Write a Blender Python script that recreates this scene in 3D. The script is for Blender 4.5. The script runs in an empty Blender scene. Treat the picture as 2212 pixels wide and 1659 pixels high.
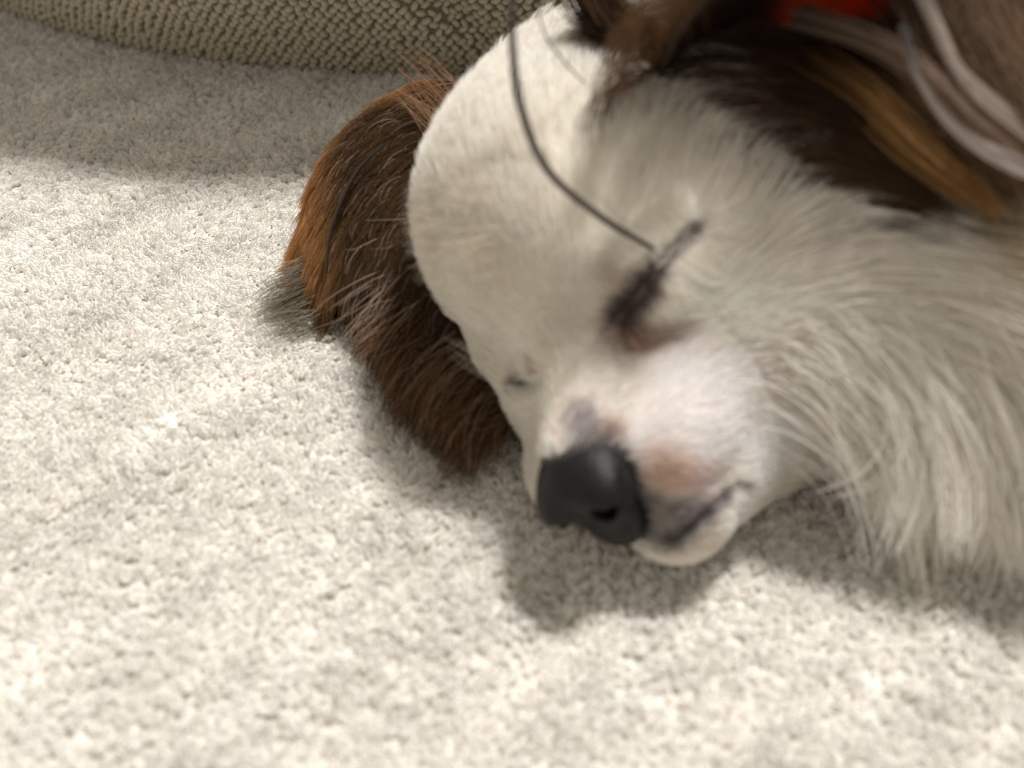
import bpy, math
import numpy as np
from mathutils import Vector, Matrix

rng = np.random.default_rng(7)
S = 0.01                                   # everything below is laid out in centimetres
scene = bpy.context.scene
coll = scene.collection

# ------------------------------------------------------------------ camera
FPX, PITCH, CAMH = 2300.0, math.radians(44.0), 17.4
FWD = np.array([0, math.cos(PITCH), -math.sin(PITCH)])
UPV = np.array([0, math.sin(PITCH), math.cos(PITCH)])
CAM = np.array([0, 0, CAMH])
cam_d = bpy.data.cameras.new('camera')
cam_d.sensor_width = 36.0
cam_d.lens = 36.0 * FPX / 2212.0
cam_d.clip_start = 0.005
cam_d.dof.use_dof = True
cam_d.dof.focus_distance = 0.29
cam_d.dof.aperture_fstop = 8.5
cam = bpy.data.objects.new('camera', cam_d)
coll.objects.link(cam)
cam.location = CAM * S
cam.rotation_euler = (math.pi / 2 - PITCH, 0, 0)
scene.camera = cam

# ------------------------------------------------------------------ light
world = bpy.data.worlds.new('room_light')
scene.world = world
world.use_nodes = True
bg = world.node_tree.nodes['Background']
bg.inputs['Color'].default_value = (1.0, 0.935, 0.815, 1)
bg.inputs['Strength'].default_value = 0.50
lamp_d = bpy.data.lights.new('ceiling_lamp_light', 'AREA')
lamp_d.shape = 'DISK'
lamp_d.size = 0.35
lamp_d.energy = 123.0
lamp_d.color = (1.0, 0.985, 0.97)
lamp = bpy.data.objects.new('ceiling_lamp_light', lamp_d)
coll.objects.link(lamp)
LDIR = Vector((0.24, 0.29, 0.93)).normalized()
lamp.location = Vector((0.02, 0.19, 0.03)) + LDIR * 2.8
lamp.rotation_euler = LDIR.to_track_quat('Z', 'Y').to_euler()

vs = scene.view_settings
vs.view_transform = 'Standard'
vs.look = 'None'
vs.gamma = 1.0
vs.use_curve_mapping = False
vs.exposure = 0.0
cy = scene.cycles
cy.max_bounces = 7
cy.diffuse_bounces = 4
cy.glossy_bounces = 4
cy.transmission_bounces = 6
cy.adaptive_threshold = 0.03
cy.caustics_reflective = False
cy.caustics_refractive = False


# ------------------------------------------------------------------ helpers
def ray(px, py):
    return FWD + UPV * ((829.5 - py) / FPX) + np.array([1, 0, 0]) * ((px - 1106) / FPX)


def at(px, py, depth):                     # point on the line of sight at a given depth (cm)
    return CAM + ray(px, py) * depth


def onto(px, py, z=0.0):                   # point on the horizontal plane at height z
    r = ray(px, py)
    return CAM + r * ((z - CAMH) / r[2])


def lin(c):                                # sRGB 0-255 -> linear
    c = np.asarray(c, float) / 255.0
    return np.where(c <= 0.04045, c / 12.92, ((c + 0.055) / 1.055) ** 2.4)


def unit(a):
    return a / np.maximum(np.linalg.norm(a, axis=-1, keepdims=True), 1e-9)


def smooth01(x, a, b):
    t = np.clip((x - a) / (b - a), 0, 1)
    return t * t * (3 - 2 * t)


def vnoise(p, freq, seed=0):               # cheap smooth value noise built of sines
    q = p * freq
    r = np.random.default_rng(seed)
    out = 0
    for i in range(5):
        k = r.normal(size=3)
        out = out + np.sin(q @ (k * (1 + 0.35 * i)) + r.uniform(0, 6.28))
    return out / 5 ** 0.5


def new_mat(name):
    m = bpy.data.materials.new(name)
    m.use_nodes = True
    nt = m.node_tree
    return m, nt, nt.nodes['Principled BSDF']


def mesh_obj(name, V, F, mat, parent=None, smooth=True):
    me = bpy.data.meshes.new(name)
    V = np.asarray(V, np.float32)
    if isinstance(F, np.ndarray):
        nf, k = F.shape
        me.vertices.add(len(V)); me.vertices.foreach_set('co', (V * S).ravel())
        me.loops.add(nf * k); me.loops.foreach_set('vertex_index', F.astype(np.int32).ravel())
        me.polygons.add(nf)
        me.polygons.foreach_set('loop_start', np.arange(0, nf * k, k, dtype=np.int32))
        me.update(calc_edges=True)
    else:
        me.from_pydata((V * S).tolist(), [], [list(map(int, f)) for f in F])
    me.validate()
    if smooth:
        me.polygons.foreach_set('use_smooth', np.ones(len(me.polygons), bool))
    for m in (mat if isinstance(mat, (list, tuple)) else [mat]):
        me.materials.append(m)
    o = bpy.data.objects.new(name, me)
    coll.objects.link(o)
    if parent is not None:
        o.parent = parent
    return o


def set_color(o, col, name='tint'):
    a = o.data.attributes.new(name, 'FLOAT_COLOR', 'POINT')
    c = np.ones((len(col), 4), np.float32); c[:, :3] = col
    a.data.foreach_set('color', c.ravel())


def hair_obj(name, P, rad, col, mat, parent=None, stuff=True):
    """P (N,K,3) cm, rad (N,K) or (K,) cm, col (N,K,3) linear"""
    N, K, _ = P.shape
    hc = bpy.data.hair_curves.new(name)
    hc.add_curves([K] * N)
    hc.attributes['position'].data.foreach_set('vector', (P * S).astype(np.float32).ravel())
    r = np.broadcast_to(rad, (N, K)) * S
    ra = hc.attributes.get('radius') or hc.attributes.new('radius', 'FLOAT', 'POINT')
    ra.data.foreach_set('value', np.ascontiguousarray(r, np.float32).ravel())
    c = np.ones((N, K, 4), np.float32)
    if mat.name.startswith('dog'):
        col = np.power(np.maximum(col, .001), .68); col = np.minimum(col * (1 + .2 * col), .93)
    c[..., :3] = col
    ca = hc.attributes.new('tint', 'FLOAT_COLOR', 'POINT')
    ca.data.foreach_set('color', c.ravel())
    hc.materials.append(mat)
    o = bpy.data.objects.new(name, hc)
    coll.objects.link(o)
    if parent is not None:
        o.parent = parent
    if stuff:
        o['kind'] = 'stuff'
    return o


def tube(path, radii, sides=8):
    path = np.asarray(path, float); n = len(path)
    tan = unit(np.gradient(path, axis=0))
    ref = np.array([0.3, 0.2, 0.93])
    a = unit(np.cross(tan, ref)); b = np.cross(tan, a)
    ang = np.arange(sides) * 2 * math.pi / sides
    V = path[:, None] + np.asarray(radii)[:, None, None] * (
        np.cos(ang)[None, :, None] * a[:, None] + np.sin(ang)[None, :, None] * b[:, None])
    V = V.reshape(-1, 3)
    i = np.arange(n - 1)[:, None] * sides; j = np.arange(sides)[None]; j2 = (j + 1) % sides
    F = np.stack([i + j, i + j2, i + sides + j2, i + sides + j], -1).reshape(-1, 4)
    return V, F


def spline(pts, n):                         # Catmull-Rom through the points
    p = np.asarray(pts, float)
    p = np.vstack([2 * p[0] - p[1], p, 2 * p[-1] - p[-2]])
    m = len(p) - 3
    t = np.linspace(0, m - 1e-6, n); k = t.astype(int); t = (t - k)[:, None]
    a, b, c, d = p[k], p[k + 1], p[k + 2], p[k + 3]
    return 0.5 * (2 * b + (c - a) * t + (2 * a - 5 * b + 4 * c - d) * t ** 2 + (3 * b - a - 3 * c + d) * t ** 3)


def surface_nets(fn, lo, hi, h):
    lo = np.asarray(lo, float); hi = np.asarray(hi, float)
    n = np.ceil((hi - lo) / h).astype(int) + 1
    ax = [lo[i] + h * np.arange(n[i]) for i in range(3)]
    D = np.empty(n, np.float32)
    YZ = np.stack(np.meshgrid(ax[1], ax[2], indexing='ij'), -1)
    step = max(1, int(400000 / (n[1] * n[2])))
    for s in range(0, n[0], step):
        xs = ax[0][s:s + step]
        P = np.empty((len(xs), n[1], n[2], 3), np.float32)
        P[..., 0] = xs[:, None, None]; P[..., 1:] = YZ
        D[s:s + len(xs)] = fn(P.reshape(-1, 3)).reshape(P.shape[:3])
    neg = D < 0
    c = [neg[i:n[0] - 1 + i, j:n[1] - 1 + j, k:n[2] - 1 + k] for i in (0, 1) for j in (0, 1) for k in (0, 1)]
    cnt = sum(x.astype(np.int8) for x in c)
    act = (cnt > 0) & (cnt < 8)
    idx = -np.ones(act.shape, np.int64)
    cells = np.argwhere(act); idx[act] = np.arange(len(cells))
    acc = np.zeros((len(cells), 3)); wsum = np.zeros(len(cells))
    corners = [(i, j, k) for i in (0, 1) for j in (0, 1) for k in (0, 1)]
    for a in corners:
        for d in range(3):
            if a[d] == 0:
                b = list(a); b[d] = 1
                da = D[cells[:, 0] + a[0], cells[:, 1] + a[1], cells[:, 2] + a[2]]
                db = D[cells[:, 0] + b[0], cells[:, 1] + b[1], cells[:, 2] + b[2]]
                m = (da < 0) != (db < 0)
                t = np.where(m, da / np.where(m, da - db, 1), 0)
                pt = np.tile(np.array(a, float), (len(cells), 1)); pt[:, d] += t
                acc += pt * m[:, None]; wsum += m
    V = lo + h * (cells + acc / wsum[:, None])
    F = []
    for d in range(3):
        u, v = (d + 1) % 3, (d + 2) % 3
        sl0 = [slice(None)] * 3; sl1 = [slice(None)] * 3
        sl0[d] = slice(0, n[d] - 1); sl1[d] = slice(1, n[d])
        A, B = neg[tuple(sl0)], neg[tuple(sl1)]
        e = np.argwhere(A != B)
        e = e[(e[:, u] > 0) & (e[:, v] > 0) & (e[:, u] < n[u] - 1) & (e[:, v] < n[v] - 1)]
        flip = ~A[e[:, 0], e[:, 1], e[:, 2]]
        q = []
        for (du, dv) in ((-1, -1), (0, -1), (0, 0), (-1, 0)):
            cc = e.copy(); cc[:, u] += du; cc[:, v] += dv
            q.append(idx[cc[:, 0], cc[:, 1], cc[:, 2]])
        q = np.stack(q, 1)
        q[flip] = q[flip][:, ::-1]
        F.append(q)
    return V, np.vstack(F)


# signed distances (cm)
def sd_ell(p, c, r):
    q = (p - np.asarray(c, np.float32)) / np.asarray(r, np.float32)
    k0 = np.sqrt((q * q).sum(-1)); g = q / np.asarray(r, np.float32)
    k1 = np.sqrt((g * g).sum(-1))
    return k0 * (k0 - 1) / np.maximum(k1, 1e-6)


def sd_cone(p, a, b, ra, rb):               # capsule with a radius that changes along it
    a = np.asarray(a, np.float32); b = np.asarray(b, np.float32)
    ab = b - a
    t = np.clip(((p - a) @ ab) / (ab @ ab), 0, 1)
    d = p - a - t[:, None] * ab
    return np.sqrt((d * d).sum(-1)) - (ra + (rb - ra) * t)


def smin(a, b, k):
    h = np.maximum(k - np.abs(a - b), 0) / k
    return np.minimum(a, b) - h * h * k * 0.25


def smax(a, b, k):
    return -smin(-a, -b, k)


# ------------------------------------------------------------------ the dog's head, posed on the carpet
HF = unit(np.array([-0.4173, -0.9048, 0.0851]))
HL = np.array([0.6982, -0.2592, 0.6673]); HL = unit(HL - HF * (HL @ HF))
HU = np.cross(HF, HL)
HR = np.stack([HF, HL, HU], 1)              # head axes: forward, dog-left, dog-up
HT = np.array([3.18, 19.07, 2.78])


def to_head(p):
    return (p - HT.astype(p.dtype)) @ HR.astype(p.dtype)


def to_world(q):
    return np.asarray(q, float) @ HR.T + HT


GROOVES = []                                # closed eyes and mouth, filled in once the smooth skin is known


def sd_head(q):
    d = sd_ell(q, (0, 0, 1.0), (4.0, 3.5, 3.8))
    d = smin(d, sd_ell(q, (-1.5, -.4, 1.7), (3.4, 3.0, 3.15)), 1.2)
    d = smin(d, sd_ell(q, (1.6, -.1, 2.3), (2.7, 2.9, 2.7)), 1.2)
    for s in (1, -1):
        d = smin(d, sd_ell(q, (1.3, s * 1.6, -.9), (2.5, 1.7, 2.1)), 1.2)
    m = sd_cone(q, (3.0, 0, -1.0), (5.2, 0, -1.6), 2.0, 1.2)
    m = smin(m, sd_cone(q, (3.4, 0, .15), (5.9, 0, -.95), .9, .72), .6)
    for s in (1, -1):
        m = smin(m, sd_ell(q, (4.15, s * 1.15, -1.75), (1.85, 1.25, 1.25)), .5)
    j = sd_cone(q, (1.9, .8, -2.75), (5.15, .55, -3.0), 2.35, 1.1)
    m = smin(m, j, .3)
    d = smin(d, m, 1.2)
    for s in (1, -1):
        d = smin(d, sd_ell(q, (3.2, s * 1.8, .65), (.95, .95, .85)), .5)
    d = smin(d, sd_ell(q, (3.7, -1.5, -.35), (1.0, .9, .9)), .5)
    for E, r, k in GROOVES:
        box = (np.abs(q - E.mean(0).astype(q.dtype)) < (np.ptp(E, 0).max() * .6 + 1.0)).all(1)
        if not box.any():
            continue
        qq = q[box]; g = np.full(len(qq), 1e3, np.float32)
        for a, b in zip(E[:-1], E[1:]):
            g = np.minimum(g, sd_cone(qq, a, b, r, r))
        d[box] = smax(d[box], -g, k)
    return d


def sd_body(p):
    d = sd_head(to_head(p))
    b = sd_cone(p, (4.5, 19.8, 3.4), (12.5, 18.8, 4.2), 3.4, 4.3)
    b = smin(b, sd_cone(p, (6.5, 17.0, 2.5), (11.5, 16.5, 3.9), 2.2, 3.1), 1.6)
    b = smin(b, sd_cone(p, (12.5, 18.8, 4.2), (30, 25, 5.4), 4.5, 5.5), 2.0)
    b = smin(b, sd_ell(p, (34, 25.5, 5.6), (6.2, 5.8, 5.6)), 2.0)
    b = smin(b, sd_cone(p, (16.5, 18, 3.4), (21, 15.5, 2.0), 2.4, 1.6), 1.2)
    b = smin(b, sd_cone(p, (21, 15.5, 2.0), (28, 13.5, 1.1), 1.6, 1.0), .6)
    b = smin(b, sd_cone(p, (34, 21, 4.0), (39, 16.0, 1.6), 3.4, 1.6), 1.2)
    b = smin(b, sd_cone(p, (39, 16, 1.6), (32, 13.5, 1.1), 1.6, 1.0), .6)
    d = smin(d, b, 1.6)
    return smax(d, .05 - p[:, 2], .4)


def sd_many(p):
    p = np.ascontiguousarray(p.reshape(-1, 3), np.float32)
    out = np.empty(len(p), np.float32)
    for s in range(0, len(p), 400000):
        out[s:s + 400000] = sd_body(p[s:s + 400000])
    return out


def sd_grad(p, e=.03):
    p = p.reshape(-1, 3)
    g = np.stack([sd_many(p + np.eye(3)[i] * e) - sd_many(p - np.eye(3)[i] * e) for i in range(3)], 1)
    return unit(g)


def hit(px, py):                            # where a line of sight meets the dog's skin
    px = np.atleast_1d(px).astype(float); py = np.atleast_1d(py).astype(float)
    r = unit(np.stack([ray(a, b) for a, b in zip(px, py)]))
    t = np.full(len(px), 8.0)
    for _ in range(80):
        d = sd_many(CAM + r * t[:, None])
        t = t + np.clip(d * .8, -1, 1.0)
    return CAM + r * t[:, None]


EYE_L = hit([1335, 1385, 1430, 1470, 1500], [690, 630, 570, 525, 492])
EYE_R = hit([1172, 1145, 1120, 1098], [824, 829, 836, 846])
LIP_L = hit([1385, 1440, 1490, 1540, 1590], [1178, 1180, 1140, 1092, 1048])
LIP_R = to_world(to_head(LIP_L) * np.array([1, -1, 1]))
GROOVES += [(to_head(EYE_L), .13, .2), (to_head(EYE_R), .11, .2), (to_head(LIP_L), .09, .16), (to_head(LIP_R), .09, .16)]

# fur colours: spots placed on the skin, each (pixel, pixel, radius cm, sRGB, strength)
CREAM = (219, 212, 202)
SPOTS = [
    # dark patch round the dog's left ear
    (1400, 120, 1.0, (58, 38, 22), 1), (1500, 200, 1.1, (58, 38, 24), 1), (1620, 180, 1.5, (48, 30, 18), 1),
    (1640, 280, 1.1, (66, 46, 32), 1), (1760, 260, 1.5, (50, 32, 18), 1), (1720, 345, .9, (84, 56, 36), .9),
    (1860, 330, 1.1, (70, 46, 26), 1), (1940, 200, 1.8, (110, 78, 46), 1), (2100, 120, 2.6, (150, 112, 78), 1),
    (2120, 300, 1.6, (128, 96, 64), 1), (1500, 40, 1.5, (46, 28, 16), 1), (1700, 80, 2.0, (46, 28, 16), 1),
    # left eye
    (1372, 724, .42, (132, 96, 84), .95), (1340, 700, .3, (100, 80, 72), .9), (1430, 735, .42, (128, 102, 80), .85),
    (1362, 664, .28, (40, 30, 27), 1), (1398, 620, .28, (40, 30, 27), 1), (1420, 590, .2, (60, 52, 48), .9), (1470, 530, .16, (112, 102, 98), .7),
    (1498, 498, .16, (96, 86, 82), .9), (1380, 760, .3, (170, 130, 112), .7), (1330, 600, .28, (176, 160, 142), .7),
    # right eye
    (1135, 832, .26, (66, 54, 52), 1), (1155, 795, .2, (150, 128, 112), .8),
    # round the nose and the lips, and one on the ruff
    (1500, 900, 1.7, (228, 220, 218), .9), (1330, 850, .8, (222, 215, 208), .7), (1640, 960, .9, (230, 222, 219), .9),
    (1580, 1110, .6, (230, 222, 219), .8), (1500, 1040, .5, (212, 190, 188), .6), (2140, 480, 1.3, (166, 146, 116), .8),  # the tan ruff spot paints in shade below the ear locks
    (1422, 1030, .5, (176, 138, 100), .65), (1255, 945, .46, (104, 98, 97), .8), (1238, 905, .36, (132, 126, 125), .7),
    (1310, 935, .26, (170, 142, 122), .7), (1300, 965, .3, (90, 82, 80), .6), (1385, 1075, .3, (92, 84, 83), .9),
    (1385, 1140, .34, (80, 73, 72), .95), (1440, 1105, .34, (104, 92, 90), .9), (1485, 1105, .3, (112, 98, 97), .85),
    (1435, 1162, .36, (70, 62, 62), 1), (1475, 1140, .3, (66, 58, 58), 1), (1512, 1112, .27, (66, 58, 58), 1), (1548, 1080, .24, (74, 66, 66), 1),
    (1585, 1050, .18, (110, 98, 98), .8),
]
SPOT_P = hit([a[0] for a in SPOTS], [a[1] for a in SPOTS])


PATCH = spline(hit([1370, 1480, 1620, 1780, 1930], [90, 160, 220, 280, 330]), 16)


def coat(p):
    c = np.tile(lin(CREAM), (len(p), 1))
    c *= (1 + .05 * vnoise(p, .9, 3))[:, None]
    jit = .12 * vnoise(p, 3.0, 5)
    for (x, y, r, col, k), q in zip(SPOTS, SPOT_P):
        d = np.linalg.norm(p - q, axis=1) / r + jit
        w = (1 - smooth01(d, .55 if r > .6 else .15, 1.25 if r > .6 else 1.55)) * k
        c = c * (1 - w[:, None]) + lin(col) * w[:, None]
    dp = np.full(len(p), 9.0)
    nr = np.linalg.norm(p - PATCH.mean(0), axis=1) < 7
    dp[nr] = np.linalg.norm(p[nr][:, None] - PATCH[None], axis=2).min(1)
    w = (1 - smooth01(dp + 3 * jit, .85, 1.75))[:, None]
    c = c * (1 - w) + lin((50, 33, 22)) * w
    # the far ear's side of the head and the back are brown too
    q = to_head(p)
    w = smooth01(-q[:, 1] - .25 * q[:, 0] + .35 * q[:, 2] * 0, 2.6, 3.4) * smooth01(q[:, 0], 3.5, 1.5)
    c = c * (1 - w[:, None]) + lin((74, 48, 28)) * w[:, None]
    w = smooth01(p[:, 2] + .25 * (p[:, 1] - 19), 8.2, 9.6) * smooth01(p[:, 0], 7.5, 10)
    c = c * (1 - w[:, None]) + lin((112, 80, 52)) * w[:, None]
    return c


# ------------------------------------------------------------------ materials
def attr_color(nt, name='tint'):
    a = nt.nodes.new('ShaderNodeAttribute'); a.attribute_name = name
    return a


def hair_mat(name):
    m = bpy.data.materials.new(name); m.use_nodes = True
    nt = m.node_tree; nt.nodes.clear()
    out = nt.nodes.new('ShaderNodeOutputMaterial')
    a = attr_color(nt)
    df = nt.nodes.new('ShaderNodeBsdfDiffuse')
    ht = nt.nodes.new('ShaderNodeBsdfHair'); ht.component = 'Transmission'
    hr = nt.nodes.new('ShaderNodeBsdfHair'); hr.component = 'Reflection'
    for h in (ht, hr):
        h.inputs['RoughnessU'].default_value = .5; h.inputs['RoughnessV'].default_value = 1.0
    m1 = nt.nodes.new('ShaderNodeMixShader'); m1.inputs[0].default_value = .25
    m2 = nt.nodes.new('ShaderNodeMixShader'); m2.inputs[0].default_value = .5
    for n_ in (df, ht, hr):
        nt.links.new(a.outputs['Color'], n_.inputs['Color'])
    nt.links.new(ht.outputs[0], m1.inputs[1]); nt.links.new(hr.outputs[0], m1.inputs[2])
    nt.links.new(df.outputs[0], m2.inputs[1]); nt.links.new(m1.outputs[0], m2.inputs[2])
    nt.links.new(m2.outputs[0], out.inputs['Surface'])
    return m


def tint_mat(name, rough=.8, sheen=0.0):
    m, nt, b = new_mat(name)
    b.inputs['Roughness'].default_value = rough
    if sheen:
        b.inputs['Sheen Weight'].default_value = sheen
    nt.links.new(attr_color(nt).outputs['Color'], b.inputs['Base Color'])
    return m


FUR = hair_mat('dog_fur')
SKIN = tint_mat('dog_skin', .7)

# ------------------------------------------------------------------ floor with its carpet
m_floor, nt, b = new_mat('carpet_backing')
tc = nt.nodes.new('ShaderNodeTexCoord')
nz = nt.nodes.new('ShaderNodeTexNoise'); nz.inputs['Scale'].default_value = 420; nz.inputs['Detail'].default_value = 3
nt.links.new(tc.outputs['Object'], nz.inputs['Vector'])
rp = nt.nodes.new('ShaderNodeValToRGB')
rp.color_ramp.elements[0].position = .3; rp.color_ramp.elements[0].color = (*lin((180, 174, 162)), 1)
rp.color_ramp.elements[1].position = .7; rp.color_ramp.elements[1].color = (*lin((222, 217, 207)), 1)
nt.links.new(nz.outputs['Fac'], rp.inputs['Fac']); nt.links.new(rp.outputs['Color'], b.inputs['Base Color'])
bp = nt.nodes.new('ShaderNodeBump'); bp.inputs['Strength'].default_value = .8; bp.inputs['Distance'].default_value = .004
nt.links.new(nz.outputs['Fac'], bp.inputs['Height']); nt.links.new(bp.outputs['Normal'], b.inputs['Normal'])
b.inputs['Roughness'].default_value = .95
fl = mesh_obj('floor', [[-250, -150, -.12], [250, -150, -.12], [250, 350, -.12], [-250, 350, -.12]], [[0, 1, 2, 3]], m_floor, smooth=False)
fl['kind'] = 'structure'

POUF_C, POUF_R = np.array([-3.2, 61.3]), 28.0      # round cushion standing on the carpet


def pouf_radius(z):                                # side profile
    t = np.clip(z / 26.0, 0, 1)
    return POUF_R + 3.2 * np.sin(np.clip(t * 1.25, 0, 1) * math.pi) ** .8 - 30 * np.maximum(t - .72, 0) ** 2 * 4


x = np.arange(-30, 30, .19); y = np.arange(3, 40, .19)
X, Y = np.meshgrid(x, y); T = np.stack([X.ravel(), Y.ravel(), np.zeros(X.size)], 1)
T[:, :2] += rng.uniform(-.09, .09, (len(T), 2))
fr = np.abs(T[:, 0]) < (T[:, 1] * .7 + 12)
T = T[fr & (np.linalg.norm(T[:, :2] - POUF_C, axis=1) > POUF_R - 3)]
NT, NF = len(T), 7
lean = np.stack([vnoise(T, .8, 11), vnoise(T, .8, 12)], 1) * .05 + rng.normal(0, .05, (NT, 2))
hgt = .37 + .03 * vnoise(T, .7, 13) + rng.normal(0, .025, NT)
tcol = lin((240, 237, 232)) * (1 + .05 * rng.normal(size=(NT, 1)) + .04 * vnoise(T, 1.6, 14)[:, None])
ang = rng.uniform(0, 6.28, (NT, NF)); rr = .105 * np.sqrt(rng.uniform(0, 1, (NT, NF)))
off = np.stack([np.cos(ang) * rr, np.sin(ang) * rr], -1)
P = np.zeros((NT, NF, 4, 3))
for k, t in enumerate((0, .45, .8, 1.0)):
    P[:, :, k, :2] = T[:, None, :2] + off * (.7 + .55 * t) + lean[:, None] * t ** 1.5 * 1.6 + rng.normal(0, .012, (NT, NF, 2)) * t * 3
    P[:, :, k, 2] = -.3 + hgt[:, None] * t * (1 - .2 * (rr / .105) ** 2 * (t > .7)) + rng.normal(0, .015, (NT, NF)) * t
m_pile = tint_mat('carpet_yarn', .95)
nt = m_pile.node_tree
tr = nt.nodes.new('ShaderNodeBsdfTranslucent'); mx = nt.nodes.new('ShaderNodeMixShader'); mx.inputs[0].default_value = .45
nt.links.new(nt.nodes['Attribute'].outputs['Color'], tr.inputs['Color'])
df = nt.nodes.new('ShaderNodeBsdfDiffuse'); nt.links.new(nt.nodes['Attribute'].outputs['Color'], df.inputs['Color'])
nt.links.new(df.outputs[0], mx.inputs[1]); nt.links.new(tr.outputs[0], mx.inputs[2])
nt.links.new(mx.outputs[0], nt.nodes['Material Output'].inputs['Surface'])
nt.nodes.remove(nt.nodes['Principled BSDF'])
PC = [P.reshape(-1, 4, 3)]; CC = [np.repeat(tcol, NF, 0)]; RC = [np.tile([.05, .05, .045, .02], (NT * NF, 1))]
x = np.arange(-60, 62, .34); y = np.arange(-22, 70, .34)        # coarser tufts out of the picture
X, Y = np.meshgrid(x, y); T = np.stack([X.ravel(), Y.ravel(), np.zeros(X.size)], 1)
T[:, :2] += rng.uniform(-.16, .16, (len(T), 2))
fr = (np.abs(T[:, 0]) < (T[:, 1] * .7 + 12)) & (T[:, 1] > 3) & (np.abs(T[:, 0]) < 30) & (T[:, 1] < 40)
T = T[~fr & (np.linalg.norm(T[:, :2] - POUF_C, axis=1) > POUF_R - 3)]; NT = len(T); NF = 4
ang = rng.uniform(0, 6.28, (NT, NF)); rr = .2 * np.sqrt(rng.uniform(0, 1, (NT, NF)))
P = np.zeros((NT, NF, 4, 3))
for k, t in enumerate((0, .45, .8, 1.0)):
    P[:, :, k, :2] = T[:, None, :2] + np.stack([np.cos(ang) * rr, np.sin(ang) * rr], -1) * (.7 + .5 * t)
    P[:, :, k, 2] = -.3 + .36 * t + rng.normal(0, .02, (NT, NF)) * t
PC.append(P.reshape(-1, 4, 3)); RC.append(np.tile([.09, .09, .08, .04], (NT * NF, 1)))
CC.append(np.repeat(lin((240, 237, 232)) * (1 + .06 * rng.normal(size=(NT, 1))), NF, 0))
cp = hair_obj('carpet_pile', np.vstack(PC), np.vstack(RC), np.vstack(CC)[:, None, :].clip(0, 1), m_pile)
cp['label'] = 'cream cut pile carpet tufts covering the floor'; cp['category'] = 'carpet'

# ------------------------------------------------------------------ knitted floor cushion
pouf = bpy.data.objects.new('floor_cushion', None); coll.objects.link(pouf)
pouf.location = (POUF_C[0] * S, POUF_C[1] * S, 0)
pouf['label'] = 'large round beige knitted floor cushion standing behind the dog'; pouf['category'] = 'cushion'


def pouf_pt(th, z):                                # th 0 faces the camera
    r = pouf_radius(z)
    fold = .45 * np.sin(6 * th + .16 * z + 1.2) * np.exp(-((z - 7) / 7) ** 2) + .3 * np.sin(13 * th - .3 * z)
    zc = 4.6 + 26 * (th + .02) * (-1)
    crease = -.7 * np.exp(-((z - zc) / .9) ** 2) * np.exp(-((th - .0) / .10) ** 2)
    r = r + fold * np.clip(z / 2, 0, 1) + crease
    return np.stack([r * np.sin(th), -r * np.cos(th), z + 0 * th], -1)


nth, nz_ = 720, 90
zz = np.concatenate([np.linspace(-.3, 24.5, nz_)])
th = np.linspace(-math.pi, math.pi, nth, endpoint=False)
G = np.stack([pouf_pt(th, np.full(nth, z)) for z in zz])       # nz, nth, 3
rings = [G.reshape(-1, 3)]
for f in (.8, .55, .3, .1, .01):
    ring = G[-1] * np.array([f, f, 1]); ring[:, 2] = 24.5 + 2.6 * (1 - f ** 2)
    rings.append(ring)
V = np.vstack(rings)
i_ = np.arange(nz_ + 4)[:, None] * nth; j_ = np.arange(nth)[None]; j2 = (j_ + 1) % nth
F = np.stack([i_ + j_, i_ + j2, i_ + nth + j2, i_ + nth + j_], -1).reshape(-1, 4)
m_cloth, nt, b = new_mat('knit_backing')
b.inputs['Base Color'].default_value = (*lin((124, 114, 96)), 1); b.inputs['Roughness'].default_value = .95  # cloth darker than the yarn: shade between the stitches put into its colour
mesh_obj('cushion_cover', V, F, m_cloth, pouf)

# stitches: a low ellipsoid per loop, tilted to alternate sides row by row
row, pitch = .22, .335
sth, sz, tilt = [], [], []
for i, z in enumerate(np.arange(.05, 24.4, row)):
    n = int(2 * 1.25 * POUF_R / pitch)
    a = (np.arange(n) - n / 2 + .5 * (i % 2)) * pitch / POUF_R
    sth.append(a); sz.append(np.full(n, z)); tilt.append(np.full(n, .62 if i % 2 else -.62))
sth = np.concatenate(sth); sz = np.concatenate(sz); tilt = np.concatenate(tilt)
n = len(sth)
sth += rng.normal(0, .035, n) / POUF_R; sz += rng.normal(0, .03, n); tilt += rng.normal(0, .25, n)
p0 = pouf_pt(sth, sz)
e1 = unit(pouf_pt(sth + .002, sz) - p0); e2 = unit(pouf_pt(sth, sz + .05) - p0); e3 = np.cross(e1, e2)
u1 = e1 * np.cos(tilt)[:, None] + e2 * np.sin(tilt)[:, None]; u2 = np.cross(e3, u1)
sv = [(0, 0, 1)]; ns = 6
for la in (.95, .2):
    sv += [(math.sqrt(1 - la * la * .3 if la > .5 else 1) * (.55 if la > .5 else 1) * math.cos(k * 6.2832 / ns),
            (.55 if la > .5 else 1) * math.sin(k * 6.2832 / ns), la) for k in range(ns)]
sv += [(1.0 * math.cos(k * 6.2832 / ns), 1.0 * math.sin(k * 6.2832 / ns), -.6) for k in range(ns)]
sv = np.array(sv)
sf = [(0, 1 + k, 1 + (k + 1) % ns, 0) for k in range(ns)]
tri = [(0, 1 + k, 1 + (k + 1) % ns) for k in range(ns)]
for r_ in range(2):
    for k in range(ns):
        a, b2 = 1 + r_ * ns + k, 1 + r_ * ns + (k + 1) % ns
        tri += [(a, a + ns, b2 + ns), (a, b2 + ns, b2)]
tri = np.array(tri)
V = (p0[:, None] + sv[None, :, 0:1] * .19 * u1[:, None] + sv[None, :, 1:2] * .108 * u2[:, None]
     + (sv[None, :, 2:3] * .13 + .03) * e3[:, None])
F = (tri[None] + (np.arange(n) * len(sv))[:, None, None]).reshape(-1, 3)
m_knit, nt, b = new_mat('knit_yarn')
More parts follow.
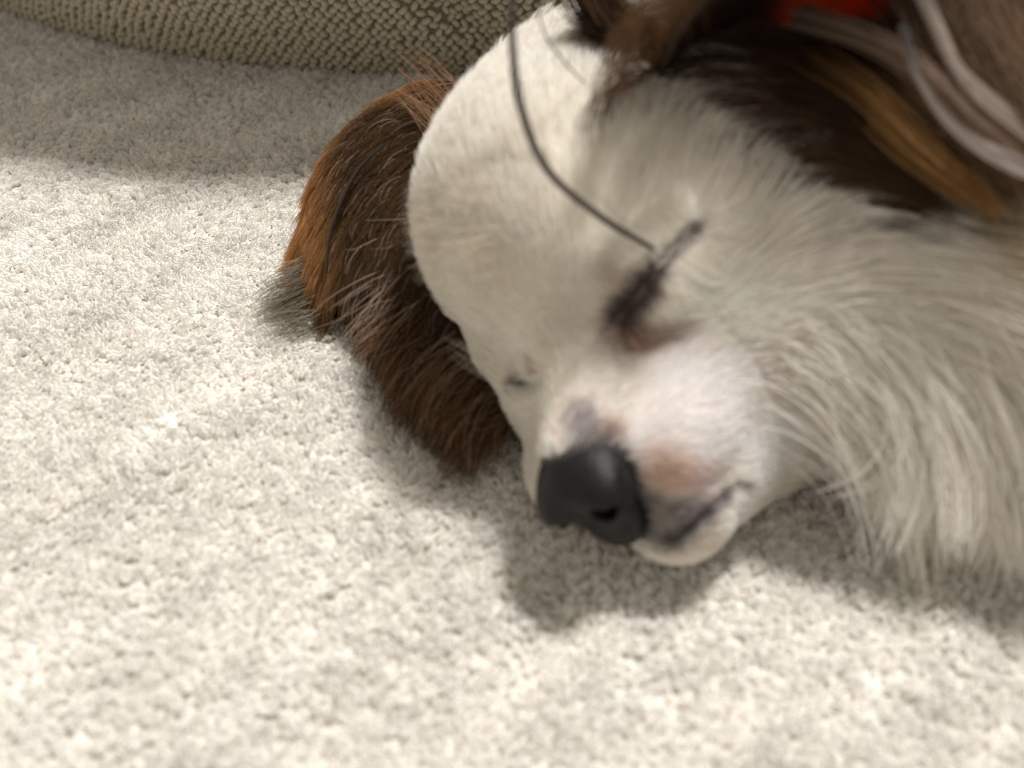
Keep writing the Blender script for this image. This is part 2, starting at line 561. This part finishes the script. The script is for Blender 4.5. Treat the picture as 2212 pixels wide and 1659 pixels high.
b.inputs['Base Color'].default_value = (*lin((184, 174, 152)), 1); b.inputs['Roughness'].default_value = .9
b.inputs['Sheen Weight'].default_value = .2
ko = mesh_obj('knit_stitches', V.reshape(-1, 3), F, m_knit, pouf)
ko['kind'] = 'stuff'

# nose leather
def sd_nose(q):
    d = sd_ell(q, (6.15, 0, -1.3), (.85, .98, .8))
    for s in (1, -1):
        d = smin(d, sd_ell(q, (6.5, s * .52, -1.5), (.55, .5, .5)), .25)
    d = smin(d, sd_ell(q, (6.12, .1, -2.22), (.62, .58, .66)), .4)
    for s in (1, -1):
        z_ = 0 if s > 0 else -.16
        d = smax(d, -sd_cone(q, (7.3, s * .42, -1.66 + z_), (6.4, s * .5, -1.78 + z_), .23, .18), .1)
        d = smax(d, -sd_cone(q, (6.98, s * .55, -1.76), (6.72, s * .95, -1.70), .15, .11), .08)
        d = smax(d, -sd_cone(q, (6.72, s * .95, -1.70), (6.38, s * 1.06, -1.25), .11, .07), .08)
    d = smax(d, -sd_cone(q, (7.1, 0, -1.25), (6.9, 0, -2.0), .05, .07), .1)
    return d


# ------------------------------------------------------------------ the dog
dog = bpy.data.objects.new('dog', None); coll.objects.link(dog)
dog['label'] = 'sleeping long haired cream and brown dog lying with its head on the carpet'; dog['category'] = 'dog'


def sheet(N, nu, nv):                              # smooth surface through a net of points (rows x columns)
    N = np.asarray(N, float)
    A = np.stack([spline(r, nv) for r in N])       # rows, nv
    return np.stack([spline(A[:, j], nu) for j in range(nv)], 1)   # nu, nv


# far ear: folded out on the carpet.  rows run from the back of the head to the muzzle, columns from head to tip
EAR_R = sheet([[(-.2, 23.6, 5.2), (-2.0, 25.0, 4.7), (-3.2, 25.2, 3.6), (-3.6, 25.0, 2.2)],
               [(-1.2, 21.8, 4.3), (-3.0, 23.3, 4.2), (-4.4, 23.6, 3.2), (-5.1, 23.4, 1.6)],
               [(-1.1, 19.8, 3.3), (-2.8, 20.8, 3.0), (-4.1, 21.0, 2.0), (-4.7, 20.8, .8)],
               [(-.0, 17.8, 2.2), (-1.4, 18.4, 1.6), (-2.4, 18.8, .9), (-2.8, 18.9, .4)]], 28, 24)
EAR_R[..., 2] = np.maximum(EAR_R[..., 2] - .8, .15)
# near ear: a cup that opens towards the camera and stands up behind the dark patch
EB = np.array([4.9, 20.6, 4.25]); EA = unit(np.array([.30, -.15, .93]))
EW = np.array([.85, .38, -.30]); EW = unit(EW - EA * (EW @ EA)); EN = np.cross(EW, EA)
if EN[1] > 0:
    EN = -EN
uu = np.linspace(-1, 1, 25); vv = np.linspace(-.12, 1, 28)
U_, V_ = np.meshgrid(uu, vv, indexing='ij')
half = 1.9 + 2.6 * np.sin(np.clip(V_, 0, 1) * 2.0) - 3.2 * np.clip(V_, 0, 1) ** 3
half = np.maximum(half, .25)
EAR_L = (EB + EA * (V_[..., None] * 7.0) + EW * (U_ * half)[..., None]
         + EN * ((np.abs(U_) ** 2.2 * 1.5 - .9) * (1 - .45 * V_) )[..., None])


def shell(Gd, th):                                 # give a sheet its thickness
    du = np.gradient(Gd, axis=0); dv = np.gradient(Gd, axis=1)
    nn = unit(np.cross(du, dv)); nu, nv = Gd.shape[:2]
    V = np.vstack([(Gd + nn * th / 2).reshape(-1, 3), (Gd - nn * th / 2).reshape(-1, 3)])
    o = nu * nv
    i, j = np.meshgrid(np.arange(nu - 1), np.arange(nv - 1), indexing='ij')
    a = (i * nv + j).ravel()
    top = np.stack([a, a + nv, a + nv + 1, a + 1], 1)
    bot = top[:, ::-1] + o
    rim = [np.arange(nv), np.arange(nu) * nv + nv - 1, (nu - 1) * nv + np.arange(nv)[::-1], np.arange(nu)[::-1] * nv]
    side = []
    for e in rim:
        side.append(np.stack([e[:-1], e[1:], e[1:] + o, e[:-1] + o], 1))
    return V, np.vstack([top, bot] + side), nn


BV, BF = surface_nets(sd_body, (-4.6, 8, -.3), (42, 33, 13.5), .15)
for _ in range(2):                                 # settle the vertices on the exact surface
    g = sd_grad(BV); BV = BV - g * np.clip(sd_many(BV), -.1, .1)[:, None]
rv, rf, rn = shell(EAR_R, .22)
lv, lf, ln = shell(EAR_L, .2)
AV = np.vstack([BV, rv, lv]); AF = np.vstack([BF, rf + len(BV), lf + len(BV) + len(rv)])
m_ear, nt, b = new_mat('thin_ear_skin')
b.inputs['Roughness'].default_value = .5
ea = attr_color(nt); nt.links.new(ea.outputs['Color'], b.inputs['Base Color'])
tr = nt.nodes.new('ShaderNodeBsdfTranslucent'); nt.links.new(ea.outputs['Color'], tr.inputs['Color'])
mx = nt.nodes.new('ShaderNodeMixShader'); mx.inputs[0].default_value = .6
outn = nt.nodes['Material Output']
nt.links.new(b.outputs[0], mx.inputs[1]); nt.links.new(tr.outputs[0], mx.inputs[2]); nt.links.new(mx.outputs[0], outn.inputs['Surface'])
body = mesh_obj('body', AV, AF, [SKIN, m_ear], dog)
mi = np.zeros(len(AF), np.int32); mi[len(BF) + len(rf):] = 1
body.data.polygons.foreach_set('material_index', mi)
bc = coat(BV) ** .7; q = to_head(BV)
pink = smooth01(q[:, 0], 3.6, 4.6)[:, None]
near_nose = (1 - smooth01(sd_nose(q), .06, .32))[:, None]
bc = bc * (1 - .35 * pink) + lin((226, 190, 184)) * .35 * pink
bc = bc * (1 - near_nose) + lin((56, 50, 49)) * near_nose
for E_, rr_, cc_, c2_ in ((EYE_L, .17, (36, 27, 25), (126, 114, 108)), (EYE_R, .2, (40, 31, 31), (60, 50, 48)),
                          (LIP_L, .17, (58, 50, 52), (96, 84, 84)), (LIP_R, .17, (58, 50, 52), (96, 84, 84))):
    L_ = spline(E_, 40)
    near = np.where(np.linalg.norm(BV - L_.mean(0), axis=1) < 3)[0]
    D_ = np.linalg.norm(BV[near][:, None] - L_[None], axis=2)
    t_ = smooth01(D_.argmin(1) / 39, .4, .65)[:, None]
    w = (1 - smooth01(D_.min(1), rr_ * .6, rr_ * 1.4))[:, None]
    bc[near] = bc[near] * (1 - w) + (lin(cc_) * (1 - t_) + lin(c2_) * t_) * w
uv_u = ((U_ + 1) / 2).ravel(); uv_v = V_.ravel()
wr_ = smooth01(uv_u + .06 * np.sin(9 * uv_v), .28, .42) * (1 - smooth01(uv_u, .66, .84))
earc = np.array([.035, .016, .009]) * (1 - wr_[:, None]) + np.array([.42, .085, .024]) * wr_[:, None]
set_color(body, np.vstack([bc, np.tile(lin((70, 45, 26)), (len(rv), 1)), np.tile(earc, (2, 1))]))


NV, NFc = surface_nets(sd_nose, (5.0, -1.3, -3.1), (7.5, 1.3, -.2), .045)
m_nose, nt, b = new_mat('nose_leather')
b.inputs['Base Color'].default_value = (*lin((22, 21, 20)), 1); b.inputs['Roughness'].default_value = .5; b.inputs['Specular IOR Level'].default_value = .22
vo = nt.nodes.new('ShaderNodeTexVoronoi'); vo.inputs['Scale'].default_value = 1300
tc = nt.nodes.new('ShaderNodeTexCoord'); nt.links.new(tc.outputs['Object'], vo.inputs['Vector'])
bp = nt.nodes.new('ShaderNodeBump'); bp.inputs['Strength'].default_value = .25; bp.inputs['Distance'].default_value = .0004
nt.links.new(vo.outputs['Distance'], bp.inputs['Height']); nt.links.new(bp.outputs['Normal'], b.inputs['Normal'])
no = mesh_obj('nose', to_world(NV), NFc, m_nose, dog); no['label'] = 'dark grey leathery nose'


# ---- fur
def grow(root, d0, d1, length, K=8, wob=.06, bend=1.0, keep=.03):
    """strands that start along d0 and turn towards d1; pushed off the skin and the carpet"""
    N = len(root); P = np.empty((N, K, 3)); P[:, 0] = root
    t = np.linspace(0, 1, K)
    wv = rng.normal(0, wob, (N, 3))
    st = (length / (K - 1))[:, None]
    for k in range(1, K):
        m = (t[k - 1] ** bend)
        d = unit(d0 * (1 - m) + d1 * m + wv * m)
        P[:, k] = P[:, k - 1] + d * st
    if keep is not None:
        for k in range(2, K):
            sd = sd_many(P[:, k]); bad = sd < keep
            if bad.any():
                g = sd_grad(P[bad, k]); P[bad, k] += g * (keep - sd[bad] + rng.uniform(0, .04, bad.sum()))[:, None]
    P[..., 2] = np.maximum(P[..., 2], .06 + .03 * rng.uniform(size=(N, 1)))
    return P


def clump(P, cell, amount, power=1.3):
    N, K, _ = P.shape
    M = max(8, int(N / cell)); gi = rng.choice(N, M, replace=False)
    R = P[:, 0].astype(np.float32); Gp = R[gi]
    best = np.empty(N, int)
    for s in range(0, N, 4000):
        d = ((R[s:s + 4000, None] - Gp[None]) ** 2).sum(-1); best[s:s + 4000] = d.argmin(1)
    Q = P[gi[best]]
    t = (np.linspace(0, 1, K) ** power * amount)[None, :, None]
    return P * (1 - t) + (Q + (P[:, :1] - Q[:, :1]) * .25) * t


def sample(V, F, count, weight=None):
    tri = np.vstack([F[:, [0, 1, 2]], F[:, [0, 2, 3]]])
    A, B, C = V[tri[:, 0]], V[tri[:, 1]], V[tri[:, 2]]
    w = np.linalg.norm(np.cross(B - A, C - A), axis=1)
    if weight is not None:
        w = w * weight((A + B + C) / 3)
    k = rng.choice(len(tri), count, p=w / w.sum())
    u = np.sqrt(rng.uniform(size=(count, 1))); v = rng.uniform(size=(count, 1))
    return A[k] * (1 - u) + B[k] * u * (1 - v) + C[k] * u * v


EYEC = spline(EYE_L, 20); EYECR = spline(EYE_R, 20)


def fur_weight(c):
    q = to_head(c)
    w = np.ones(len(c))
    w *= 1 + 1.2 * smooth01(q[:, 0], 2.5, 4.5)
    w *= np.where(c[:, 0] > 13, .35, 1) * np.where(c[:, 0] > 18, .35, 1)
    w *= np.where(c[:, 2] < .5, .15, 1)
    w *= np.where(sd_nose(q) < .05, 0, 1)
    return w


NFUR = 170000
R = sample(BV, BF, NFUR, fur_weight)
Nn = sd_grad(R, .08)
q = to_head(R)
side = np.sign(q[:, 1])
# combing direction, in head axes: back from the nose, up over the forehead, down the cheeks
up = smooth01(q[:, 2], -1.2, 1.5)
comb = np.stack([-np.ones(NFUR), side * .35 * (1 - up), -.45 * (1 - up) + .45 * up], 1)
comb = unit(comb @ HR.T)
# round the left eye the hair fans out from the slit
de = np.linalg.norm(R[:, None] - EYEC[None, ::3], axis=2); ne = de.argmin(1); dm = de.min(1)
fan = unit(R - EYEC[::3][ne] + 1e-6)
wf = (1 - smooth01(dm, .25, 1.1))[:, None] * .85
comb = unit(comb * (1 - wf) + fan * wf)
# towards the neck it falls to the dog's chest and the carpet
wr = smooth01(R[:, 0] + .45 * (8 - R[:, 2]), 5.0, 9.0)[:, None] * smooth01(q[:, 0], 3.2, .5)[:, None]
comb = unit(comb * (1 - wr) + np.array([.90, -.22, -.12]) * wr)
wp = (1 - smooth01(np.linalg.norm(R[:, None] - PATCH[None], axis=2).min(1), 1.0, 2.0))[:, None]
comb = unit(comb * (1 - wp) + np.array([.95, -.1, -.22]) * wp)
tan = comb - Nn * (comb * Nn).sum(1, keepdims=True); tan = unit(tan)
lift = np.where(q[:, 0] > 3.6, .28, .42) - .20 * wr[:, 0]
lift = lift + .22 * smooth01(-q[:, 1] + .6 * q[:, 2], 2.2, 3.6) * smooth01(q[:, 0], 4.2, 3.0)
d0 = unit(tan * (1 - lift)[:, None] + Nn * lift[:, None])
d1 = unit(tan * .85 + comb * .3 + np.array([.0, -.1, -1.0]) * (.2 + 1.5 * wr))
xs = np.array([-6, -3, -1, 1, 2.5, 3.6, 4.6, 6.5]); ls = np.array([2.6, 2.2, 1.5, 1.05, .8, .55, .38, .25])
ln_ = np.interp(q[:, 0], xs, ls)
ln_ = ln_ * (1 - wr[:, 0]) + 4.6 * wr[:, 0] * (.5 + .5 * smooth01(R[:, 2], 1, 5))
ln_ = ln_ * (1 - wp[:, 0]) + 2.4 * wp[:, 0]
ln_ *= np.interp(dm, [0, .2, .8], [.25, .5, 1])
ln_ *= rng.uniform(.7, 1.15, NFUR)
col = coat(R) * rng.normal(1, .07, (NFUR, 1)).clip(.75, 1.25)
short = ln_ < 1.6
Ps = grow(R[short], d0[short], d1[short], ln_[short], K=6)
Ps = clump(Ps, 14, .2)
hair_obj('face_fur', Ps, np.linspace(1, .25, 6) * .0085, np.repeat(col[short][:, None], 6, 1).clip(.002, .95), FUR, dog)
lo = ~short
Pl = grow(R[lo], d0[lo], d1[lo], ln_[lo], K=10, wob=.15)
Pl = clump(Pl, 40, .6)
hair_obj('ruff_fur', Pl, np.linspace(1, .25, 10) * .010, np.repeat(col[lo][:, None], 10, 1).clip(.002, .95), FUR, dog)

# ---- far ear fur
nu, nv = EAR_R.shape[:2]
nrm = unit(np.cross(np.gradient(EAR_R, axis=0), np.gradient(EAR_R, axis=1)))
if (nrm[14, 12] @ (CAM - EAR_R[14, 12])) < 0:
    nrm = -nrm
NE = 30000
iu = rng.uniform(0, 1, NE); iv = rng.uniform(0, 1, NE) ** 1.1
ok = ~(((iu > .72) & (iv > .55)) | ((iu > .58) & (iv > .8))); iu, iv = iu[ok], iv[ok]; NE = len(iu)


def bil(Gd, a, b):
    x = a * (Gd.shape[0] - 1); y = b * (Gd.shape[1] - 1)
    i = np.minimum(x.astype(int), Gd.shape[0] - 2); j = np.minimum(y.astype(int), Gd.shape[1] - 2)
    fx = (x - i)[:, None]; fy = (y - j)[:, None]
    return (Gd[i, j] * (1 - fx) * (1 - fy) + Gd[i + 1, j] * fx * (1 - fy) + Gd[i, j + 1] * (1 - fx) * fy + Gd[i + 1, j + 1] * fx * fy)


RE = bil(EAR_R, iu, iv); NEn = unit(bil(nrm, iu, iv))
out_d = unit(bil(EAR_R, iu, np.minimum(iv + .05, 1)) - bil(EAR_R, iu, np.maximum(iv - .05, 0)))
fwd_d = unit(bil(EAR_R, np.minimum(iu + .05, 1), iv) - bil(EAR_R, np.maximum(iu - .05, 0), iv))
d0 = unit(out_d * .8 + NEn * .45 + fwd_d * .25)
d1 = unit(out_d * .35 + fwd_d * .75 + np.array([0, -.1, -.35]))
le = (1.3 + .5 * iu + .3 * (iv > .8)) * (1 - .35 * smooth01(iu, .6, 1) * smooth01(iv, .5, 1)) * rng.uniform(.6, 1.15, NE)
PE = grow(RE + NEn * .1, d0, d1, le, K=8, wob=.15, keep=None)
PE = clump(PE, 30, .55)
w1 = smooth01(iv, .32, .72) * (1 - smooth01(iu, .55, .8)) ; w2 = smooth01(iu, .6, .9)
w1 = np.maximum(w1, (1 - smooth01(iu, .05, .22)) * smooth01(iv, .15, .4))
ce = lin((54, 36, 20)) * (1 - w1[:, None]) + lin((152, 98, 50)) * w1[:, None]
ce = ce * (1 - .5 * w2[:, None]) + lin((46, 34, 26)) * .5 * w2[:, None]
st = rng.uniform(size=NE) < (.05 + .07 * w2); ce[st] = lin((150, 124, 104))
ce *= rng.normal(1, .15, (NE, 1)).clip(.6, 1.5)
hair_obj('ear_fur', PE, np.linspace(1, .25, 8) * .010, np.repeat(ce[:, None], 8, 1).clip(.002, .9), FUR, dog)


# ---- near ear: short fur on its back, dark hair inside, a long fringe along the rim
nrl = unit(np.cross(np.gradient(EAR_L, axis=0), np.gradient(EAR_L, axis=1)))
if nrl[12, 10] @ EN < 0:
    nrl = -nrl                                     # points out of the cup
n = 5000; a = rng.uniform(0, 1, n); b_ = rng.uniform(.05, 1, n)
P = grow(bil(EAR_L, a, b_) - bil(nrl, a, b_) * .1, unit(EA * .9 - bil(nrl, a, b_) * .4), unit(EA + rng.normal(0, .2, (n, 3))), rng.uniform(.8, 1.6, n), K=5, keep=None)
hair_obj('ear_back_fur', P, np.linspace(1, .3, 5) * .010, np.tile(lin((70, 44, 24)), (n, 5, 1)), FUR, dog)
n = 3500; a = rng.uniform(0, 1, n); b_ = rng.uniform(.0, .5, n)
ok = (a < .42 + .1 * rng.normal(size=n)) | (a > .9) | ((b_ < .05) & (rng.uniform(size=n) < .5)); a, b_ = a[ok], b_[ok]; n = len(a)
P = grow(bil(EAR_L, a, b_) + bil(nrl, a, b_) * .1, unit(EA * .6 + bil(nrl, a, b_) * .5 + EW * .3), unit(EA * .3 + EW + rng.normal(0, .2, (n, 3))), rng.uniform(.8, 1.8, n), K=6, keep=None)
hair_obj('ear_inner_hair', clump(P, 20, .5), np.linspace(1, .3, 6) * .012, np.tile(lin((34, 20, 12)), (n, 6, 1)), FUR, dog)
n = 2600; a = rng.uniform(0, 1, n); sd_ = rng.integers(0, 3, n)
uu_ = np.where(sd_ == 0, rng.uniform(0, .03, n), np.where(sd_ == 1, rng.uniform(.97, 1, n), a)); vv_ = np.where(sd_ == 2, rng.uniform(.93, 1, n), rng.uniform(.0, 1, n))
ou = unit(bil(EAR_L, uu_, vv_) - (EB + EA * 3))
P = grow(bil(EAR_L, uu_, vv_), unit(ou + EA * .3), unit(ou * .5 + np.array([.35, -.1, -.8])), rng.uniform(1.5, 3.6, n), K=8, keep=None, wob=.2)
hair_obj('ear_rim_fringe', clump(P, 20, .5), np.linspace(1, .3, 8) * .010, np.tile(lin((60, 38, 21)), (n, 8, 1)), FUR, dog)


# ---- fringe below the far ear: long brown hair that spills out on the carpet beside the muzzle
def fringe(name, a, b, n, d0, d1, L, cols, spread=.3, rad=.010, cell=25, amt=.6, K=9):
    a = np.asarray(a, float); t = rng.uniform(0, 1, n)
    path = spline(a, 60)
    root = path[(t * 59).astype(int)] + rng.normal(0, spread, (n, 3))
    root[:, 2] = np.maximum(root[:, 2], .1)
    D0 = unit(np.asarray(d0, float) + rng.normal(0, .18, (n, 3))); D1 = unit(np.asarray(d1, float) + rng.normal(0, .2, (n, 3)))
    P = grow(root, D0, D1, L * rng.uniform(.6, 1.15, n), K=K, wob=.2, keep=None)
    P = clump(P, cell, amt)
    c = lin(np.asarray(cols)[rng.choice(len(cols), n)]) * rng.normal(1, .12, (n, 1)).clip(.6, 1.4)
    return hair_obj(name, P, np.linspace(1, .3, K) * rad, np.repeat(c[:, None], K, 1).clip(.002, .9), FUR, dog)


BR = [(48, 30, 16), (70, 44, 22), (40, 26, 16), (104, 66, 34), (130, 104, 82)]
fringe('ear_fringe', [at(930, 640, 25.5), at(980, 740, 24.8), at(1040, 800, 24.2), at(1120, 860, 23.4)], None, 3600,
       (-.55, -.45, -.1), (-.1, -.9, -.35), 2.3, BR, .3)
fringe('ear_tip_fringe', [at(675, 570, 27.2), at(660, 640, 26.8), at(700, 700, 26.3)], None, 330,
       (-.8, -.4, -.1), (-.6, -.5, -.2), 1.3, [(96, 88, 72), (70, 62, 50), (124, 116, 98)], .24, .008, 8, .3)  # grey tip hair, partly standing in for shadow on the carpet


def lock(name, path, n, spread, col, rad=.011, taper=.35, K=12, gather=.3):
    pts = []
    for a, b_, d in path:                          # lies just on top of the coat below it
        hz = (hit(min(max(a, 0), 2300), max(b_, -150))[0] - CAM) @ FWD
        pts.append(at(a, b_, min(d, hz - .55) if hz < 30 else d))
    p = spline(pts, K)
    o = rng.normal(0, spread, (n, 1, 3)); o2 = rng.normal(0, spread * gather, (n, 1, 3))
    t = np.linspace(0, 1, K)[None, :, None]
    P = p[None] + o * (1 - t) * 1.0 + (o * .35 + o2) * t
    ln = rng.uniform(.8, 1.0, (n, 1, 1)); P = P[:, :1] + (P - P[:, :1]) * ln
    c = lin(col) * rng.normal(1, .12, (n, 1)).clip(.6, 1.4)
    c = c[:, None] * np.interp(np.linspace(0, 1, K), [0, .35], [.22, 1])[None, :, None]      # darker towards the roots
    return hair_obj(name, P, np.linspace(1, taper, K) * rad, c.clip(.002, .9), FUR, dog)


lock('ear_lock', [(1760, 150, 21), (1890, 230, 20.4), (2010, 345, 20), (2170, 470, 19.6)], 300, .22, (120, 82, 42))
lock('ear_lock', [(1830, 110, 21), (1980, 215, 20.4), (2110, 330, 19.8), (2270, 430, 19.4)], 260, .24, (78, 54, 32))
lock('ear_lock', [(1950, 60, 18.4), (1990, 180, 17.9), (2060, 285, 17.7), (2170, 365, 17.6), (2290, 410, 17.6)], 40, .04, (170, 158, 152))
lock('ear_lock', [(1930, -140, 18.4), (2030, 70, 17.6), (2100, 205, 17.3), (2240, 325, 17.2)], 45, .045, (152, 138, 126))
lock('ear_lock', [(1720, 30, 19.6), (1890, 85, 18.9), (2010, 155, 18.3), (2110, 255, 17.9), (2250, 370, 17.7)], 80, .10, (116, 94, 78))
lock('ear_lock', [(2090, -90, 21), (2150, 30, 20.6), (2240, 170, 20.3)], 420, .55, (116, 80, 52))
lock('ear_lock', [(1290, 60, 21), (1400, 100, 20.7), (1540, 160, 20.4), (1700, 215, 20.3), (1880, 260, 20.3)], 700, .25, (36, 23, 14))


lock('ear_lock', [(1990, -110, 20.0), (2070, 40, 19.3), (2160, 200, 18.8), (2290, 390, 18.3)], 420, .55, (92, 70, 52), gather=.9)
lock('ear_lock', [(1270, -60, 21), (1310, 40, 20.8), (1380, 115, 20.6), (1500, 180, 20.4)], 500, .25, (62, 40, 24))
fringe('ear_wisps', [at(985, 230, 25.6), at(965, 290, 25.4)], None, 70, (-.6, .5, .5), (-.8, .5, .4), 1.5, [(150, 110, 78), (112, 76, 50)], .28)

fringe('ear_streaks', [at(900, 560, 25.0), at(860, 640, 25.2), at(930, 720, 24.6)], None, 55, (-.6, -.45, .0), (-.4, -.75, -.45), 2.0,
       [(140, 118, 102), (112, 92, 76)], .35, .011, 9, .6)
edge = hit(np.array([985, 950, 932, 935, 945, 970, 1010, 1055]) + 14, np.array([250, 340, 440, 540, 600, 670, 740, 800]))
er = spline(edge, 80); n = 1100
root = er[rng.integers(0, 80, n)] + rng.normal(0, .3, (n, 3))
sd = sd_many(root); root = root - sd_grad(root, .08) * sd[:, None]; nn = sd_grad(root, .08)
P = grow(root, unit(nn * .75 + np.array([-.5, .2, .05]) + rng.normal(0, .12, (n, 3))), unit(np.array([-.75, .05, -.2]) + rng.normal(0, .2, (n, 3))),
         rng.uniform(.35, .85, n), K=6, keep=.02)
hair_obj('brow_edge_fur', clump(P, 12, .4), np.linspace(1, .2, 6) * .006, np.repeat((lin((188, 176, 160)) * rng.normal(1, .08, (n, 1)))[:, None], 6, 1), FUR, dog)

# ---- the longest hair of the chest, hanging down to the carpet
rp_ = spline(hit([1790, 1850, 1920, 2010, 2120, 2260], [800, 820, 840, 850, 850, 850]), 60)
n = 5200
root = rp_[rng.integers(0, 60, n)] + rng.normal(0, .55, (n, 3))
sd = sd_many(root); root = root - sd_grad(root, .08) * sd[:, None]
nn = sd_grad(root, .08)
P = grow(root, unit(np.array([.55, -.15, -.2]) + nn * .4 + rng.normal(0, .1, (n, 3))), unit(np.array([.10, -.10, -1.0]) + rng.normal(0, .15, (n, 3))),
         rng.uniform(2.4, 4.6, n), K=11, wob=.25, keep=.05, bend=.7)
P = clump(P, 45, .7)
cc = coat(root) * rng.normal(1, .08, (n, 1)).clip(.75, 1.25)
hair_obj('chest_fringe', P, np.linspace(1, .3, 11) * .011, np.repeat(cc[:, None], 11, 1).clip(.002, .95), FUR, dog)


# ---- whiskers
def whisker(path, rad, mat):
    p = spline(path, 40); n = len(p)
    r = rad * np.interp(np.linspace(0, 1, n), [0, .12, .5, 1], [.5, .75, 1, .55])
    V, F = tube(p, r, 8)
    return mesh_obj('whisker', V, F, mat, dog)


m_wd, nt, b = new_mat('dark_whisker'); b.inputs['Base Color'].default_value = (*lin((44, 32, 24)), 1); b.inputs['Roughness'].default_value = .4
m_wl, nt, b = new_mat('pale_whisker'); b.inputs['Base Color'].default_value = (*lin((206, 194, 176)), 1); b.inputs['Roughness'].default_value = .4
w0 = hit(1415, 540)[0]
dz = (w0 - CAM) @ FWD
whisker([w0, at(1300, 470, dz - .9), at(1185, 370, dz - 1.6), at(1128, 240, dz - 2.0), at(1108, 110, dz - 2.2), at(1107, -20, dz - 2.2), at(1125, -200, dz - 2.0)], .075, m_wd)
whisker([at(830, 312, 25.3), at(775, 365, 25.5), at(735, 440, 25.6), at(712, 510, 25.6), at(704, 590, 25.8)], .06, m_wd)
whisker([hit(1275, 190)[0], at(1225, 140, dz - .3), at(1175, 70, dz - .6), at(1150, -40, dz - .8)], .02, m_wd)


# ---- eyelid rims and lashes of the closed near eye
m_lid, nt, b = new_mat('eyelid_skin'); b.inputs['Base Color'].default_value = (*lin((128, 114, 108)), 1); b.inputs['Roughness'].default_value = .55
for dx, dy in ((-9, -5), (10, 6)):
    lp = hit(np.array([1400, 1430, 1468, 1497]) + dx, np.array([600, 566, 524, 496]) + dy)
    lp = lp + unit(CAM - lp) * .06
    V, F = tube(spline(lp, 20), np.interp(np.linspace(0, 1, 20), [0, .5, 1], [.01, .022, .028]), 8)
    mesh_obj('eyelid_rim', V, F, m_lid, dog)
n = 220
e_path = spline(EYE_L, 80); k = rng.integers(0, 36, n)
away = unit(np.cross(e_path[min(79, 40)] - e_path[0], CAM - e_path[20]))
sg = rng.choice([-1, 1], n)[:, None]
rt = e_path[k] + sg * away * .07; nn = sd_grad(rt, .1)
PL = grow(rt, unit(nn * .6 + sg * away * .8 + rng.normal(0, .2, (n, 3))), unit(sg * away + rng.normal(0, .3, (n, 3)) - np.array([0, .2, .2])),
          rng.uniform(.25, .55, n), K=5, keep=.01)
hair_obj('eyelashes', PL, np.linspace(1, .3, 5) * .008, np.tile(lin((52, 40, 36)), (n, 5, 1)), FUR, dog)
